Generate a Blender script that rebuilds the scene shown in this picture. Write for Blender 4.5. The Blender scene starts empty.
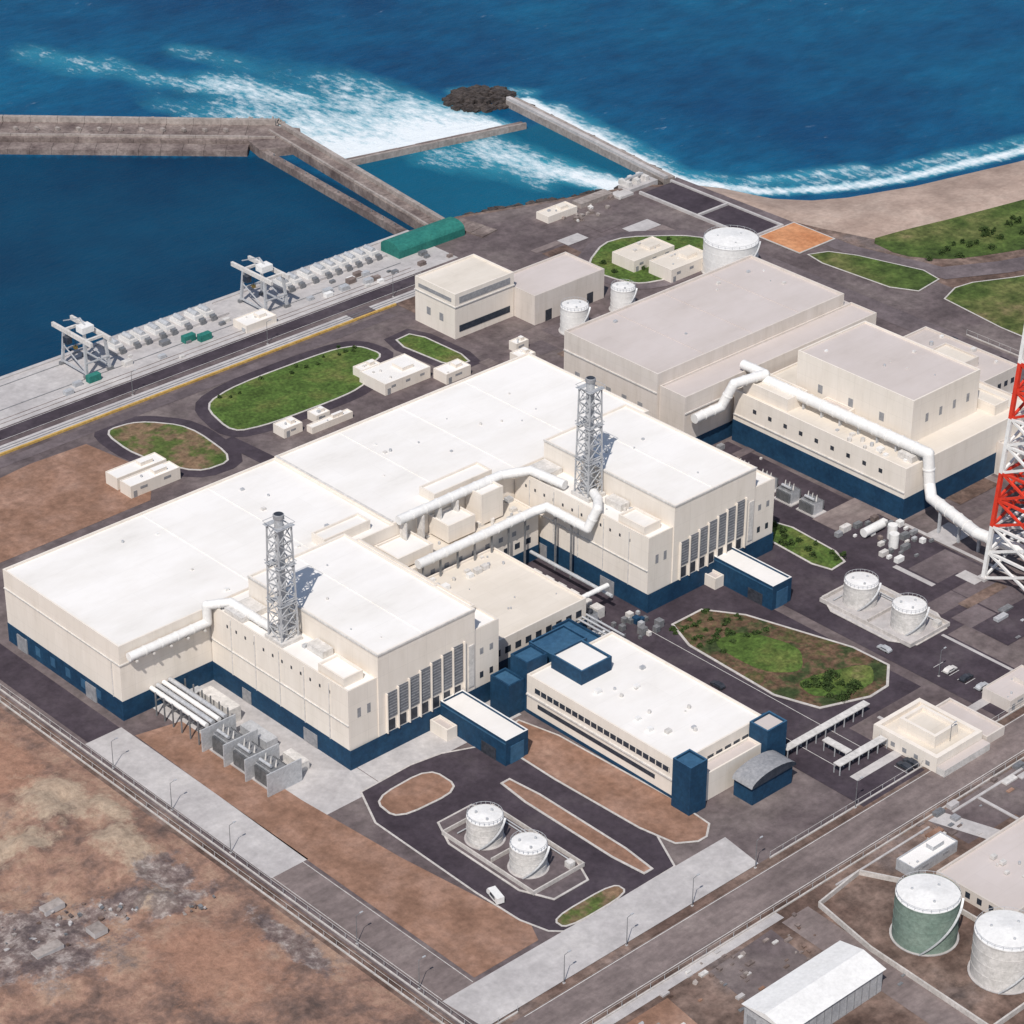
import bpy, math, random
import numpy as np
from mathutils import Vector, Matrix, noise as mn
random.seed(7)
SC=bpy.context.scene
COL=bpy.context.collection

# ------------------------------------------------------------ materials
def nt(name):
    m=bpy.data.materials.new(name); m.use_nodes=True
    t=m.node_tree; b=t.nodes["Principled BSDF"]
    return m,t,b
def N(t,ty,**k):
    n=t.nodes.new(ty)
    for a,v in k.items(): setattr(n,a,v)
    return n
def ramp(t,fac,stops):
    r=N(t,"ShaderNodeValToRGB"); e=r.color_ramp.elements
    while len(e)<len(stops): e.new(0.5)
    for i,(p,c) in enumerate(stops):
        e[i].position=p; e[i].color=(*c,1) if len(c)==3 else c
    t.links.new(fac,r.inputs[0]); return r.outputs[0]
def noise(t,scale,detail=4,rough=.6,vec=None,stretch=None):
    n=N(t,"ShaderNodeTexNoise"); n.inputs["Scale"].default_value=scale
    n.inputs["Detail"].default_value=detail; n.inputs["Roughness"].default_value=rough
    g=N(t,"ShaderNodeNewGeometry") if vec is None else None
    v=g.outputs["Position"] if g else vec
    if stretch:
        mp=N(t,"ShaderNodeMapping"); mp.inputs["Scale"].default_value=stretch
        t.links.new(v,mp.inputs[0]); v=mp.outputs[0]
    t.links.new(v,n.inputs["Vector"]); return n.outputs[0]
def mix(t,f,a,b,bt='MIX'):
    m=N(t,"ShaderNodeMix",data_type='RGBA',blend_type=bt)
    for s,v in ((0,f),(6,a),(7,b)):
        if isinstance(v,(int,float)): m.inputs[s].default_value=v
        elif isinstance(v,tuple): m.inputs[s].default_value=(*v,1)
        else: t.links.new(v,m.inputs[s])
    return m.outputs[2]
def math_(t,op,a,b=0.0):
    m=N(t,"ShaderNodeMath",operation=op)
    for s,v in ((0,a),(1,b)):
        if isinstance(v,(int,float)): m.inputs[s].default_value=v
        else: t.links.new(v,m.inputs[s])
    return m.outputs[0]
def bump(t,b,h,strength=.4,dist=.3):
    n=N(t,"ShaderNodeBump"); n.inputs["Strength"].default_value=strength; n.inputs["Distance"].default_value=dist
    t.links.new(h,n.inputs["Height"]); t.links.new(n.outputs[0],b.inputs["Normal"])
def mottled(name,stops,scale=.05,fine=.6,fineamt=.35,rough=.9,bmp=0,metal=0,stretch=None,mid=None):
    m,t,b=nt(name)
    a=noise(t,scale,4,.62,stretch=stretch); c=ramp(t,a,stops)
    f=noise(t,fine,4,.7)
    g=ramp(t,f,[(0.3,(1-fineamt,)*3),(0.7,(1+fineamt*.4,)*3)])
    c=mix(t,1.0,c,g,'MULTIPLY')
    if mid:
        h=noise(t,mid[0],4,.7,stretch=mid[2]); c=mix(t,1.0,c,ramp(t,h,[(.35,(1-mid[1],)*3),(.65,(1+mid[1]*.5,)*3)]),'MULTIPLY')
    t.links.new(c,b.inputs["Base Color"]); b.inputs["Roughness"].default_value=rough
    b.inputs["Metallic"].default_value=metal
    b.inputs["Specular IOR Level"].default_value=.25
    if bmp: bump(t,b,f,bmp)
    return m
def panel(name,col,bw=6,bh=3.2,joint=.02,dirt=.25,rough=.8,roof=False,mort=.8):
    m,t,b=nt(name)
    g=N(t,"ShaderNodeNewGeometry"); s=N(t,"ShaderNodeSeparateXYZ"); t.links.new(g.outputs["Position"],s.inputs[0])
    cb=N(t,"ShaderNodeCombineXYZ")
    if roof: t.links.new(s.outputs[0],cb.inputs[0]); t.links.new(s.outputs[1],cb.inputs[1])
    else:
        t.links.new(math_(t,'ADD',s.outputs[0],s.outputs[1]),cb.inputs[0]); t.links.new(s.outputs[2],cb.inputs[1])
    br=N(t,"ShaderNodeTexBrick"); br.offset=0.0 if not roof else .37
    t.links.new(cb.outputs[0],br.inputs["Vector"])
    br.inputs["Scale"].default_value=1; br.inputs["Brick Width"].default_value=bw; br.inputs["Row Height"].default_value=bh
    br.inputs["Mortar Size"].default_value=joint*3; br.inputs["Mortar Smooth"].default_value=.3; br.inputs["Bias"].default_value=0
    br.inputs["Color1"].default_value=(*col,1)
    br.inputs["Color2"].default_value=(*[c*.975 for c in col],1)
    br.inputs["Mortar"].default_value=(*[c*mort for c in col],1)
    if roof: st=noise(t,.045,5,.68,stretch=(.6,1.3,1))
    else: st=noise(t,.3,4,.7,stretch=(1,1,.2))
    d=ramp(t,st,[(.38,(1,1,1)),(.6,(1-dirt*.35,1-dirt*.38,1-dirt*.45)),(.8,(1-dirt,1-dirt*1.05,1-dirt*1.15))])
    c=mix(t,1.0,br.outputs[0],d,'MULTIPLY')
    t.links.new(c,b.inputs["Base Color"]); b.inputs["Roughness"].default_value=rough
    b.inputs["Specular IOR Level"].default_value=.3
    return m
WALL=panel("cream_wall_panels",(.775,.71,.635),7,5.2,.02,.15,mort=.88)
WALL2=panel("grey_cream_wall",(.66,.60,.55),6,4,.02,.22,mort=.88)
ROOF=panel("white_roof_membrane",(.81,.785,.755),30,12,.03,.22,roof=True,mort=.94)
ROOFG=panel("grey_roof_membrane",(.57,.51,.485),24,10,.03,.24,roof=True,mort=.93)
ROOFT=panel("tan_roof_membrane",(.71,.65,.575),12,6,.03,.28,roof=True,mort=.92)
BLUE=mottled("dark_blue_wall_paint",[(.3,(.008,.038,.085)),(.7,(.015,.062,.125))],.15,.8,.3,.7,0)
BLUEL=mottled("blue_wall_paint",[(.3,(.03,.09,.17)),(.7,(.05,.135,.23))],.15,.8,.25,.7,0)
WHITE=mottled("white_paint",[(.3,(.72,.71,.69)),(.7,(.80,.79,.77))],.2,.9,.12,.6,0)
OFFW=mottled("weathered_white_paint",[(.3,(.56,.54,.51)),(.7,(.70,.67,.64))],.3,.9,.25,.7,0)
STEEL=mottled("grey_painted_steel",[(.3,(.17,.18,.19)),(.7,(.30,.30,.31))],.4,1.5,.3,.5,0,.3)
STEELL=mottled("light_grey_steel",[(.3,(.44,.45,.47)),(.7,(.57,.58,.59))],.4,1.5,.25,.5,0,.2)
DARK=mottled("dark_louvre_metal",[(.3,(.03,.035,.045)),(.7,(.06,.065,.08))],.5,1,.3,.5,0)
LOUV=mottled("grey_louvre_metal",[(.3,(.25,.255,.27)),(.7,(.33,.33,.34))],.5,1,.2,.5,0)
LOUVD=mottled("dark_grey_louvre_metal",[(.3,(.13,.14,.16)),(.7,(.18,.19,.21))],.5,1,.2,.5,0)
GLASS=mottled("window_glass",[(.3,(.02,.03,.045)),(.7,(.05,.06,.08))],.8,1,.2,.15,0)
RED=mottled("red_tower_paint",[(.3,(.60,.04,.02)),(.7,(.72,.06,.03))],.3,1,.2,.55,0)
GREENT=mottled("green_roof_paint",[(.3,(.02,.15,.13)),(.7,(.035,.21,.17))],.2,1,.3,.7,0)
GREENP=mottled("pale_green_tank_paint",[(.3,(.17,.24,.20)),(.7,(.25,.32,.27))],.2,1,.3,.7,0)
ORANGE=mottled("orange_soil",[(.3,(.48,.20,.09)),(.7,(.62,.30,.15))],.1,.5,.3,.9)
ASPH=mottled("dark_asphalt",[(.3,(.044,.033,.043)),(.55,(.068,.053,.065)),(.75,(.105,.086,.095))],.05,.5,.25,.9,mid=(.15,.2,(1,1,1)))
ASPHM=mottled("worn_asphalt",[(.3,(.105,.084,.09)),(.55,(.155,.125,.13)),(.75,(.21,.175,.18))],.04,.45,.25,.9,mid=(.12,.2,(1,1,1)))
ROADG=mottled("dusty_road",[(.3,(.17,.135,.13)),(.55,(.23,.185,.175)),(.75,(.31,.26,.24))],.04,.45,.25,.9,mid=(.12,.25,(.4,1.6,1)))
PAVE=mottled("site_pavement",[(.28,(.10,.078,.08)),(.45,(.14,.11,.112)),(.6,(.19,.155,.15)),(.8,(.27,.225,.21))],.03,.35,.3,.9,mid=(.11,.25,(1,1,1)))
CONC=mottled("concrete",[(.3,(.42,.395,.39)),(.55,(.49,.465,.455)),(.75,(.56,.53,.51))],.06,.5,.15,.9,mid=(.14,.12,(1,1,1)))
KERB=mottled("kerb_concrete",[(.3,(.46,.43,.40)),(.7,(.60,.56,.53))],.2,1,.25,.9)
CAIS=mottled("breakwater_concrete",[(.3,(.12,.09,.085)),(.5,(.22,.175,.16)),(.75,(.36,.30,.27))],.08,.6,.45,.95,.4)
CAISL=mottled("pale_breakwater_concrete",[(.3,(.27,.23,.21)),(.7,(.42,.37,.34))],.08,.6,.35,.95)
ROCK=mottled("wet_rock",[(.3,(.03,.025,.025)),(.7,(.11,.09,.08))],.3,1,.5,.9)
DIRT=mottled("brown_dirt",[(.25,(.20,.11,.075)),(.45,(.28,.16,.11)),(.6,(.34,.205,.15)),(.78,(.43,.29,.22))],.06,.45,.3,1,.3,mid=(.16,.2,(1,.6,1)))
DIRTD=mottled("dark_dirt",[(.25,(.085,.055,.045)),(.42,(.16,.105,.085)),(.55,(.24,.17,.14)),(.66,(.20,.16,.15)),(.78,(.36,.29,.25))],.03,.3,.5,1,.4,mid=(.1,.4,(1,1,1)))
GRASS=mottled("lawn_grass",[(.25,(.06,.10,.02)),(.5,(.085,.145,.03)),(.64,(.14,.17,.045)),(.78,(.25,.20,.10))],.06,.8,.45,1,.4,mid=(.2,.3,(1,1,1)))
GRASSC=mottled("coastal_grass",[(.3,(.05,.085,.02)),(.48,(.085,.13,.03)),(.6,(.14,.15,.05)),(.72,(.24,.16,.10)),(.85,(.30,.22,.15))],.025,.5,.5,1,.4,mid=(.1,.4,(1,1,1)))
GRASSB=mottled("patchy_brown_grass",[(.3,(.07,.12,.025)),(.44,(.11,.14,.04)),(.54,(.22,.15,.09)),(.75,(.27,.16,.10))],.10,.7,.45,1,.4,mid=(.25,.3,(1,1,1)))
POND=mottled("rough_pond_planting",[(.3,(.035,.06,.02)),(.42,(.06,.08,.03)),(.52,(.17,.10,.065)),(.62,(.09,.10,.035)),(.78,(.24,.13,.08))],.10,.7,.5,1,.4,mid=(.3,.4,(1,1,1)))
SAND=mottled("beach_sand",[(.3,(.33,.24,.195)),(.55,(.45,.34,.28)),(.75,(.54,.43,.36))],.035,.5,.2,1,mid=(.06,.2,(1,1,1)))
YEL=mottled("yellow_road_paint",[(.3,(.50,.30,.07)),(.7,(.6,.40,.13))],.5,1,.3,.8)
LEAF=mottled("shrub_leaves",[(.3,(.025,.05,.015)),(.7,(.07,.11,.03))],.6,2,.4,1)
BARK=mottled("bark",[(.3,(.08,.055,.04)),(.7,(.14,.10,.07))],1,3,.4,1)
RUBB=mottled("tyre_rubber",[(.3,(.02,.02,.02)),(.7,(.03,.03,.03))],1,3,.2,.9)

# ------------------------------------------------------------ mesh builder
class B:
    def __init__(s,name): s.n=name; s.v=[]; s.f=[]; s.mi=[]; s.sm=[]; s.mats=[]
    def m(s,mat):
        if mat not in s.mats: s.mats.append(mat)
        return s.mats.index(mat)
    def add(s,vs,fs,mat,smooth=False):
        o=len(s.v); s.v+= [tuple(v) for v in vs]; k=s.m(mat) if not isinstance(mat,list) else None
        for i,f in enumerate(fs):
            s.f.append([o+j for j in f]); s.mi.append(k if k is not None else s.m(mat[i])); s.sm.append(smooth)
    def box(s,x0,x1,y0,y1,z0,z1,mat,top=None):
        vs=[(x0,y0,z0),(x1,y0,z0),(x1,y1,z0),(x0,y1,z0),(x0,y0,z1),(x1,y0,z1),(x1,y1,z1),(x0,y1,z1)]
        fs=[(3,2,1,0),(4,5,6,7),(0,1,5,4),(1,2,6,5),(2,3,7,6),(3,0,4,7)]
        s.add(vs,fs,[mat,top or mat,mat,mat,mat,mat])
    def prism(s,pts,z0,z1,mat,top=None):
        n=len(pts); vs=[(x,y,z0) for x,y in pts]+[(x,y,z1) for x,y in pts]
        a=sum(pts[i][0]*pts[(i+1)%n][1]-pts[(i+1)%n][0]*pts[i][1] for i in range(n))
        if a<0: pts=pts[::-1]; vs=[(x,y,z0) for x,y in pts]+[(x,y,z1) for x,y in pts]
        fs=[tuple(range(n,2*n))]+[(i,(i+1)%n,n+(i+1)%n,n+i) for i in range(n)]
        s.add(vs,fs,[top or mat]+[mat]*n)
    def beam(s,p,q,w,mat,h=None):
        p=Vector(p);q=Vector(q);d=q-p
        if d.length<1e-6: return
        d.normalize(); a=Vector((0,0,1)) if abs(d.z)<.95 else Vector((1,0,0))
        sx=d.cross(a).normalized()*w/2; sy=sx.cross(d).normalized()*(h or w)/2
        vs=[p-sx-sy,p+sx-sy,p+sx+sy,p-sx+sy,q-sx-sy,q+sx-sy,q+sx+sy,q-sx+sy]
        s.add(vs,[(3,2,1,0),(4,5,6,7),(0,1,5,4),(1,2,6,5),(2,3,7,6),(3,0,4,7)],mat)
    def tube(s,p,q,r,mat,n=12,r2=None,cap=True,topmat=None):
        p=Vector(p);q=Vector(q);d=(q-p).normalized(); a=Vector((0,0,1)) if abs(d.z)<.95 else Vector((1,0,0))
        x=d.cross(a).normalized(); y=d.cross(x)
        r2=r if r2 is None else r2; vs=[]
        for c,rr in ((p,r),(q,r2)):
            for i in range(n):
                t=2*math.pi*i/n; vs.append(c+x*rr*math.cos(t)+y*rr*math.sin(t))
        s.add(vs,[(i,(i+1)%n,n+(i+1)%n,n+i) for i in range(n)],mat,True)
        if cap: s.add(vs,[tuple(range(n))[::-1],tuple(range(n,2*n))],topmat or mat)
    def ball(s,c,r,mat,n=8):
        vs=[];fs=[]
        for i in range(n+1):
            for j in range(n):
                a=math.pi*i/n;b=2*math.pi*j/n
                vs.append((c[0]+r*math.sin(a)*math.cos(b),c[1]+r*math.sin(a)*math.sin(b),c[2]+r*math.cos(a)))
        for i in range(n):
            for j in range(n): fs.append((i*n+j,(i+1)*n+j,(i+1)*n+(j+1)%n,i*n+(j+1)%n))
        s.add(vs,fs,mat,True)
    def pipe(s,path,r,mat,n=12,rings=True):
        for a,b in zip(path,path[1:]):
            s.tube(a,b,r,mat,n,cap=True)
            if rings:
                L=(Vector(b)-Vector(a)); k=int(L.length//6)
                for i in range(1,k+1):
                    c=Vector(a)+L*i/(k+1); u=L.normalized()*.25
                    s.tube(c-u,c+u,r*1.1,mat,n)
        for p in path[1:-1]: s.ball(p,r*1.03,mat)
    def rock(s,x,y,z,r,mat):
        vs=[]
        for v_ in ((-1,-1,-1),(1,-1,-1),(1,1,-1),(-1,1,-1),(-1,-1,1),(1,-1,1),(1,1,1),(-1,1,1)):
            vs.append((x+v_[0]*r*random.uniform(.5,1),y+v_[1]*r*random.uniform(.5,1),z+v_[2]*r*random.uniform(.4,.8)))
        s.add(vs,[(3,2,1,0),(4,5,6,7),(0,1,5,4),(1,2,6,5),(2,3,7,6),(3,0,4,7)],mat)
    def done(s):
        me=bpy.data.meshes.new(s.n); me.from_pydata(s.v,[],s.f)
        for mt in s.mats: me.materials.append(mt)
        me.polygons.foreach_set("material_index",s.mi); me.polygons.foreach_set("use_smooth",s.sm)
        me.update()
        o=bpy.data.objects.new(s.n,me); COL.objects.link(o); return o
    def bld(s,x0,x1,y0,y1,z1,wall,roof,z0=0,pt=.5,ph=.7,cop=None):
        cop=cop or wall
        s.box(x0,x1,y0,y1,z0,z1-ph,wall,roof)
        s.box(x0,x1,y0,y0+pt,z1-ph,z1,wall,cop); s.box(x0,x1,y1-pt,y1,z1-ph,z1,wall,cop)
        s.box(x0,x0+pt,y0+pt,y1-pt,z1-ph,z1,wall,cop); s.box(x1-pt,x1,y0+pt,y1-pt,z1-ph,z1,wall,cop)
    def skirt(s,x0,x1,y0,y1,z1,mat,o=.12):
        s.box(x0-o,x1+o,y0-o,y0,0,z1,mat); s.box(x0-o,x1+o,y1,y1+o,0,z1,mat)
        s.box(x0-o,x0,y0,y1,0,z1,mat); s.box(x1,x1+o,y0,y1,0,z1,mat)
    def winrow(s,axis,c,a0,a1,n,z0,z1,frac=.5,mat=GLASS,frame=None,o=.06):
        st=(a1-a0)/n
        for i in range(n):
            p=a0+st*(i+.5-frac/2); q=p+st*frac
            if axis=='y':
                s.box(p,q,c-o,c,z0,z1,mat)
                if frame: s.box(p-.15,q+.15,c-o-.25,c,z1,z1+.2,frame); s.box(p-.15,q+.15,c-o-.25,c,z0-.2,z0,frame)
            else:
                s.box(c-o,c,p,q,z0,z1,mat)
                if frame: s.box(c-o-.25,c,p-.15,q+.15,z1,z1+.2,frame); s.box(c-o-.25,c,p-.15,q+.15,z0-.2,z0,frame)

def chaikin(p,k=2):
    for _ in range(k):
        o=[]
        for i in range(len(p)):
            a=p[i];b=p[(i+1)%len(p)]
            o+=[(a[0]*.8+b[0]*.2,a[1]*.8+b[1]*.2),(a[0]*.2+b[0]*.8,a[1]*.2+b[1]*.8)]
        p=o
    return p
def R4(x0,x1,y0,y1): return [(x0,y0),(x1,y0),(x1,y1),(x0,y1)]
def sheet(name,pts,mat,lv):
    me=bpy.data.meshes.new(name)
    n=len(pts); a=sum(pts[i][0]*pts[(i+1)%n][1]-pts[(i+1)%n][0]*pts[i][1] for i in range(n))
    if a<0: pts=pts[::-1]
    me.from_pydata([(x,y,lv*.03) for x,y in pts],[],[tuple(range(n))]); me.materials.append(mat)
    o=bpy.data.objects.new(name,me); COL.objects.link(o); return o
def inset(pts,d):
    n=len(pts); a=sum(pts[i][0]*pts[(i+1)%n][1]-pts[(i+1)%n][0]*pts[i][1] for i in range(n))
    if a<0: pts=pts[::-1]
    out=[]
    for i in range(n):
        p0=Vector(pts[i-1]);p1=Vector(pts[i]);p2=Vector(pts[(i+1)%n])
        e1=(p1-p0).normalized();e2=(p2-p1).normalized()
        n1=Vector((-e1.y,e1.x));n2=Vector((-e2.y,e2.x)); b=(n1+n2)
        b=b/max(.5,b.length_squared)*2*d if b.length>1e-6 else n1*d
        out.append((p1.x+b.x,p1.y+b.y))
    return pts,out
def island(name,pts,mat,kw=.7,h=.15,rounds=2,lv=0,road=0,rlv=2.5,rmat=None):
    pts=chaikin(pts,rounds) if rounds else pts
    if road: sheet("lawn_road",inset(pts,-road)[1],rmat or ASPH,rlv)
    po,pi=inset(pts,kw); n=len(po); z0=lv*.03; z=z0+h
    b=B(name)
    vs=[(x,y,z0) for x,y in po]+[(x,y,z) for x,y in po]+[(x,y,z) for x,y in pi]
    fs=[(i,(i+1)%n,n+(i+1)%n,n+i) for i in range(n)]+[(n+i,n+(i+1)%n,2*n+(i+1)%n,2*n+i) for i in range(n)]
    b.add(vs,fs,KERB); b.add([(x,y,z) for x,y in pi],[tuple(range(n))],mat)
    return b.done()

# ------------------------------------------------------------ sea
def axis(lo,hi,a,b,st):
    core=list(np.arange(a,b+.1,st)); l=[];d=st
    x=a
    while x>lo: d*=1.5; x-=d; l.append(max(x,lo))
    r=[];x=b;d=st
    while x<hi: d*=1.5; x+=d; r.append(min(x,hi))
    return np.array(l[::-1]+core+r)
XS=axis(-15000,15000,-60,760,3.0); YS=axis(-15000,15000,110,800,3.0)
X,Y=np.meshgrid(XS,YS)
def seg(px,py,ax,ay,bx,by):
    dx,dy=bx-ax,by-ay; t=np.clip(((px-ax)*dx+(py-ay)*dy)/(dx*dx+dy*dy),0,1)
    return np.hypot(px-ax-t*dx,py-ay-t*dy),t
def sm(e0,e1,v):
    t=np.clip((v-e0)/(e1-e0),0,1); return t*t*(3-2*t)
foam=np.zeros_like(X)
v=Y-(341-(X-286)*.225); cx=326-0.15*v; wdt=42+.12*v
lat=1-sm(.7,1.15,np.abs(X-cx)/wdt)
foam=np.maximum(foam,lat*sm(-1,3,v)*(1.0*np.exp(-np.maximum(v,0)/36)+.42*(1-sm(60,160,v))))
d,t=seg(X,Y,340,360,300,455); foam=np.maximum(foam,.60*np.exp(-(d/18)**2))
d,t=seg(X,Y,300,440,262,540); foam=np.maximum(foam,.40*np.exp(-(d/14)**2))
d,t=seg(X,Y,330,440,318,500); foam=np.maximum(foam,.34*np.exp(-(d/12)**2))
d,t=seg(X,Y,353,242,338,316); foam=np.maximum(foam,(1.12-.5*t)*np.exp(-(d/(6+11*t))**2))
d,t=seg(X,Y,338,280,322,322); foam=np.maximum(foam,.5*np.exp(-(d/16)**2))
d,t=seg(X,Y,390,345,375,240); foam=np.maximum(foam,(1.2)*np.exp(-(d/5.0)**2))
d,t=seg(X,Y,393,330,380,238); foam=np.maximum(foam,.5*np.exp(-(d/9)**2))
d,t=seg(X,Y,376,374,398,352); foam=np.maximum(foam,.5*np.exp(-(d/7)**2))
coast=[(374,232),(388,203),(411,186),(440,173),(503,158),(600,140),(800,112),(1400,60)]
for (a,b_),(c_,e) in zip(coast,coast[1:]):
    d,t=seg(X,Y,a+3,b_+4,c_+3,e+4); foam=np.maximum(foam,.95*np.exp(-(d/4.2)**2))
    d,t=seg(X,Y,a+7,b_+12,c_+7,e+12); foam=np.maximum(foam,.45*np.exp(-(d/7)**2))
d,t=seg(X,Y,400,215,440,195); foam=np.maximum(foam,.55*np.exp(-(d/7)**2))
harbor=np.where((X<270)&(Y<372+(265-X)*.92),1.0,0.0)
basin=np.where((X>272)&(X<378)&(Y<341-(X-286)*.225),1.0,0.0)
nY,nX=X.shape
me=bpy.data.meshes.new("sea")
vv=np.stack([X.ravel(),Y.ravel(),np.full(X.size,-3.0)],1)
idx=np.arange(X.size).reshape(nY,nX)
ff=np.stack([idx[:-1,:-1].ravel(),idx[:-1,1:].ravel(),idx[1:,1:].ravel(),idx[1:,:-1].ravel()],1)
me.from_pydata(vv.tolist(),[],ff.tolist())
for nm,arr in (("foam",foam),("harbor",harbor),("basin",basin)):
    at=me.attributes.new(nm,'FLOAT','POINT'); at.data.foreach_set("value",arr.ravel().astype(np.float32))
m,t,b=nt("sea_water")
def attr(t,n):
    a=N(t,"ShaderNodeAttribute"); a.attribute_name=n; return a.outputs["Fac"]
base=ramp(t,noise(t,.006,4,.6),[(.35,(.001,.046,.128)),(.5,(.0015,.068,.162)),(.68,(.003,.100,.205))])
str_=noise(t,.07,7,.78,stretch=(.7,1.3,1)); base=mix(t,1.0,base,ramp(t,str_,[(.33,(.66,.70,.74)),(.67,(1.36,1.28,1.20))]),'MULTIPLY')
hb=ramp(t,noise(t,.014,5,.65),[(.35,(.0005,.030,.076)),(.7,(.001,.052,.112))])
c=mix(t,attr(t,"harbor"),base,hb)
c=mix(t,math_(t,'MULTIPLY',attr(t,"basin"),.8),c,(.002,.095,.165))
fo=attr(t,"foam")
n1=noise(t,.30,8,.78,stretch=(1,.4,1)); n2=noise(t,.05,5,.65,stretch=(1.2,.6,1))
fm=math_(t,'ADD',fo,math_(t,'MULTIPLY',math_(t,'SUBTRACT',n1,.5),1.7))
fm=math_(t,'ADD',fm,math_(t,'MULTIPLY',math_(t,'SUBTRACT',n2,.5),1.0))
tur=ramp(t,math_(t,'ADD',fo,math_(t,'MULTIPLY',math_(t,'SUBTRACT',n2,.5),.5)),[(.12,(0,0,0)),(.75,(1,1,1))])
c=mix(t,math_(t,'MULTIPLY',tur,.8),c,(.05,.36,.46))
fa=N(t,"ShaderNodeMath",operation='MULTIPLY'); r0=ramp(t,fm,[(.40,(0,0,0)),(.60,(.4,.4,.4)),(.95,(1,1,1))])
gate=ramp(t,fo,[(.05,(0,0,0)),(.3,(1,1,1))])
t.links.new(r0,fa.inputs[0]); t.links.new(gate,fa.inputs[1])
wc=noise(t,.12,6,.78,stretch=(1,2.4,1)); wl=noise(t,.008,3,.5)
wcf=math_(t,'MULTIPLY',ramp(t,wc,[(.64,(0,0,0)),(.73,(1,1,1))]),ramp(t,wl,[(.48,(0,0,0)),(.64,(.5,.5,.5))]))
wcf=math_(t,'MULTIPLY',wcf,math_(t,'SUBTRACT',1.0,math_(t,'MAXIMUM',attr(t,"harbor"),attr(t,"basin"))))
tot=math_(t,'MAXIMUM',fa.outputs[0],wcf)
c=mix(t,tot,c,(.76,.81,.83)); t.links.new(c,b.inputs["Base Color"])
b.inputs["Roughness"].default_value=.45; b.inputs["Specular IOR Level"].default_value=.14
bump(t,b,noise(t,.2,6,.72,stretch=(.7,1.5,1)),.6,1.6)
me.materials.append(m); COL.objects.link(bpy.data.objects.new("sea",me))

# ------------------------------------------------------------ land
land=[(-12000,-12000),(-12000,268),(255,268),(278,266),(320,251),(355,240),(370,226),(374,205),(380,178),(392,158),(408,148),(440,141),(470,136),(600,110),(800,84),(1400,30),(12000,-600),(12000,-12000)]
b=B("ground"); b.prism(land,-12,0,CAIS,DIRTD); b.done()
outer=[(372,245),(386,225),(394,205),(404,196),(416,189),(444,177),(505,162),(603,144),(804,118),(1410,70),(12000,-560)]
inner=[(366,226),(374,205),(380,178),(392,158),(408,148),(440,141),(470,136),(600,110),(800,84),(1400,30),(12000,-600)]
b=B("beach"); vs=[];fs=[]
K=7
for i in range(len(inner)):
    for k in range(K+1):
        q=k/K; vs.append((inner[i][0]*(1-q)+outer[i][0]*q,inner[i][1]*(1-q)+outer[i][1]*q,.055-4.5*q**1.25))
for i in range(len(inner)-1):
    for k in range(K):
        a=i*(K+1)+k; fs.append((a,a+K+1,a+K+2,a+1))
b.add(vs,[f[::-1] for f in fs],SAND,True); b.done()
sheet("beach_sand_flat",[(366,226.2),(374.2,205),(380.2,178),(392.1,158.2),(408,148.2),(440,141.2),(470,136.2),(600,110.2),(800,84.2),(1400,30.2),(1400,0),(800,60),(600,85),(480,112),(425,125),(400,128),(388,130),(377,160),(370,185),(366,215)],SAND,2)
sheet("coastal_grass",chaikin([(382,140),(400,137),(425,131),(480,120),(600,92),(800,66),(800,22),(600,54),(440,86),(404,100),(390,108),(380,122)],1),GRASSC,3)
sheet("site_pavement",[(-50,-106),(345,-106),(372,20),(372,215),(355,238),(320,249),(278,264),(255,266),(-600,266),(-600,120),(-50,120)],PAVE,1)

# rough dirt terrain lower left
TX=np.arange(-420,-53,2.0);TY=np.arange(-330,262,2.0)
vs=[];zg=[];zs=[];zt=[]
def gz(x,y,c): return max(math.exp(-(((x-a)/rx)**2+((y-b_)/ry)**2)) for a,b_,rx,ry in c)
for y in TY:
    for x in TX:
        s_=gz(x,y,((-80,-42,17,22),(-72,70,12,26),(-120,-90,30,30))); g_=gz(x,y,((-108,-6,19,19),(-84,-8,12,5),(-72,-16,12,4),(-66,-4,8,9),(-60,-50,4,20))); t_=gz(x,y,((-68,12,9,14),(-70,42,12,14),(-88,32,10,9),(-76,-12,7,6),(-60,30,5,12)))
        h=mn.noise(Vector((x*.035,y*.035,1)))*1.6+mn.noise(Vector((x*.10,y*.10,5)))*1.6+mn.noise(Vector((x*.3,y*.3,9)))*.9
        h=h*(1-.8*s_)*(1-.5*g_)+1.2*t_*(1+mn.noise(Vector((x*.2,y*.2,3))))
        e=min(1,(-54.5-x)/9,(262-y)/10)
        if y>110: e*=.15
        vs.append((x,y,.05+max(0,h+.6)*max(0,e)*1.2)); zg.append(g_); zs.append(s_); zt.append(t_)
nx=len(TX);fs=[(j*nx+i,j*nx+i+1,(j+1)*nx+i+1,(j+1)*nx+i) for j in range(len(TY)-1) for i in range(nx-1)]
m,t,b_=nt("rough_soil")
c=ramp(t,noise(t,.05,6,.68),[(.34,(.10,.07,.06)),(.42,(.19,.12,.095)),(.5,(.31,.185,.135)),(.58,(.38,.25,.18)),(.66,(.24,.18,.155)),(.74,(.45,.36,.29))])
dn=noise(t,.13,7,.76)
def zone(at,lo,hi): return ramp(t,math_(t,'ADD',attr(t,at),math_(t,'MULTIPLY',math_(t,'SUBTRACT',dn,.5),2.2)),[(lo,(0,0,0)),(hi,(1,1,1))])
c=mix(t,math_(t,'MULTIPLY',zone("zs",.3,.7),.8),c,(.34,.185,.125))
c=mix(t,math_(t,'MULTIPLY',zone("zt",.4,.75),.75),c,(.48,.38,.28))
c=mix(t,math_(t,'MULTIPLY',zone("zg",.35,.6),.8),c,ramp(t,noise(t,.2,5,.75),[(.38,(.09,.07,.075)),(.5,(.19,.155,.15)),(.62,(.42,.38,.36))]))
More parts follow.
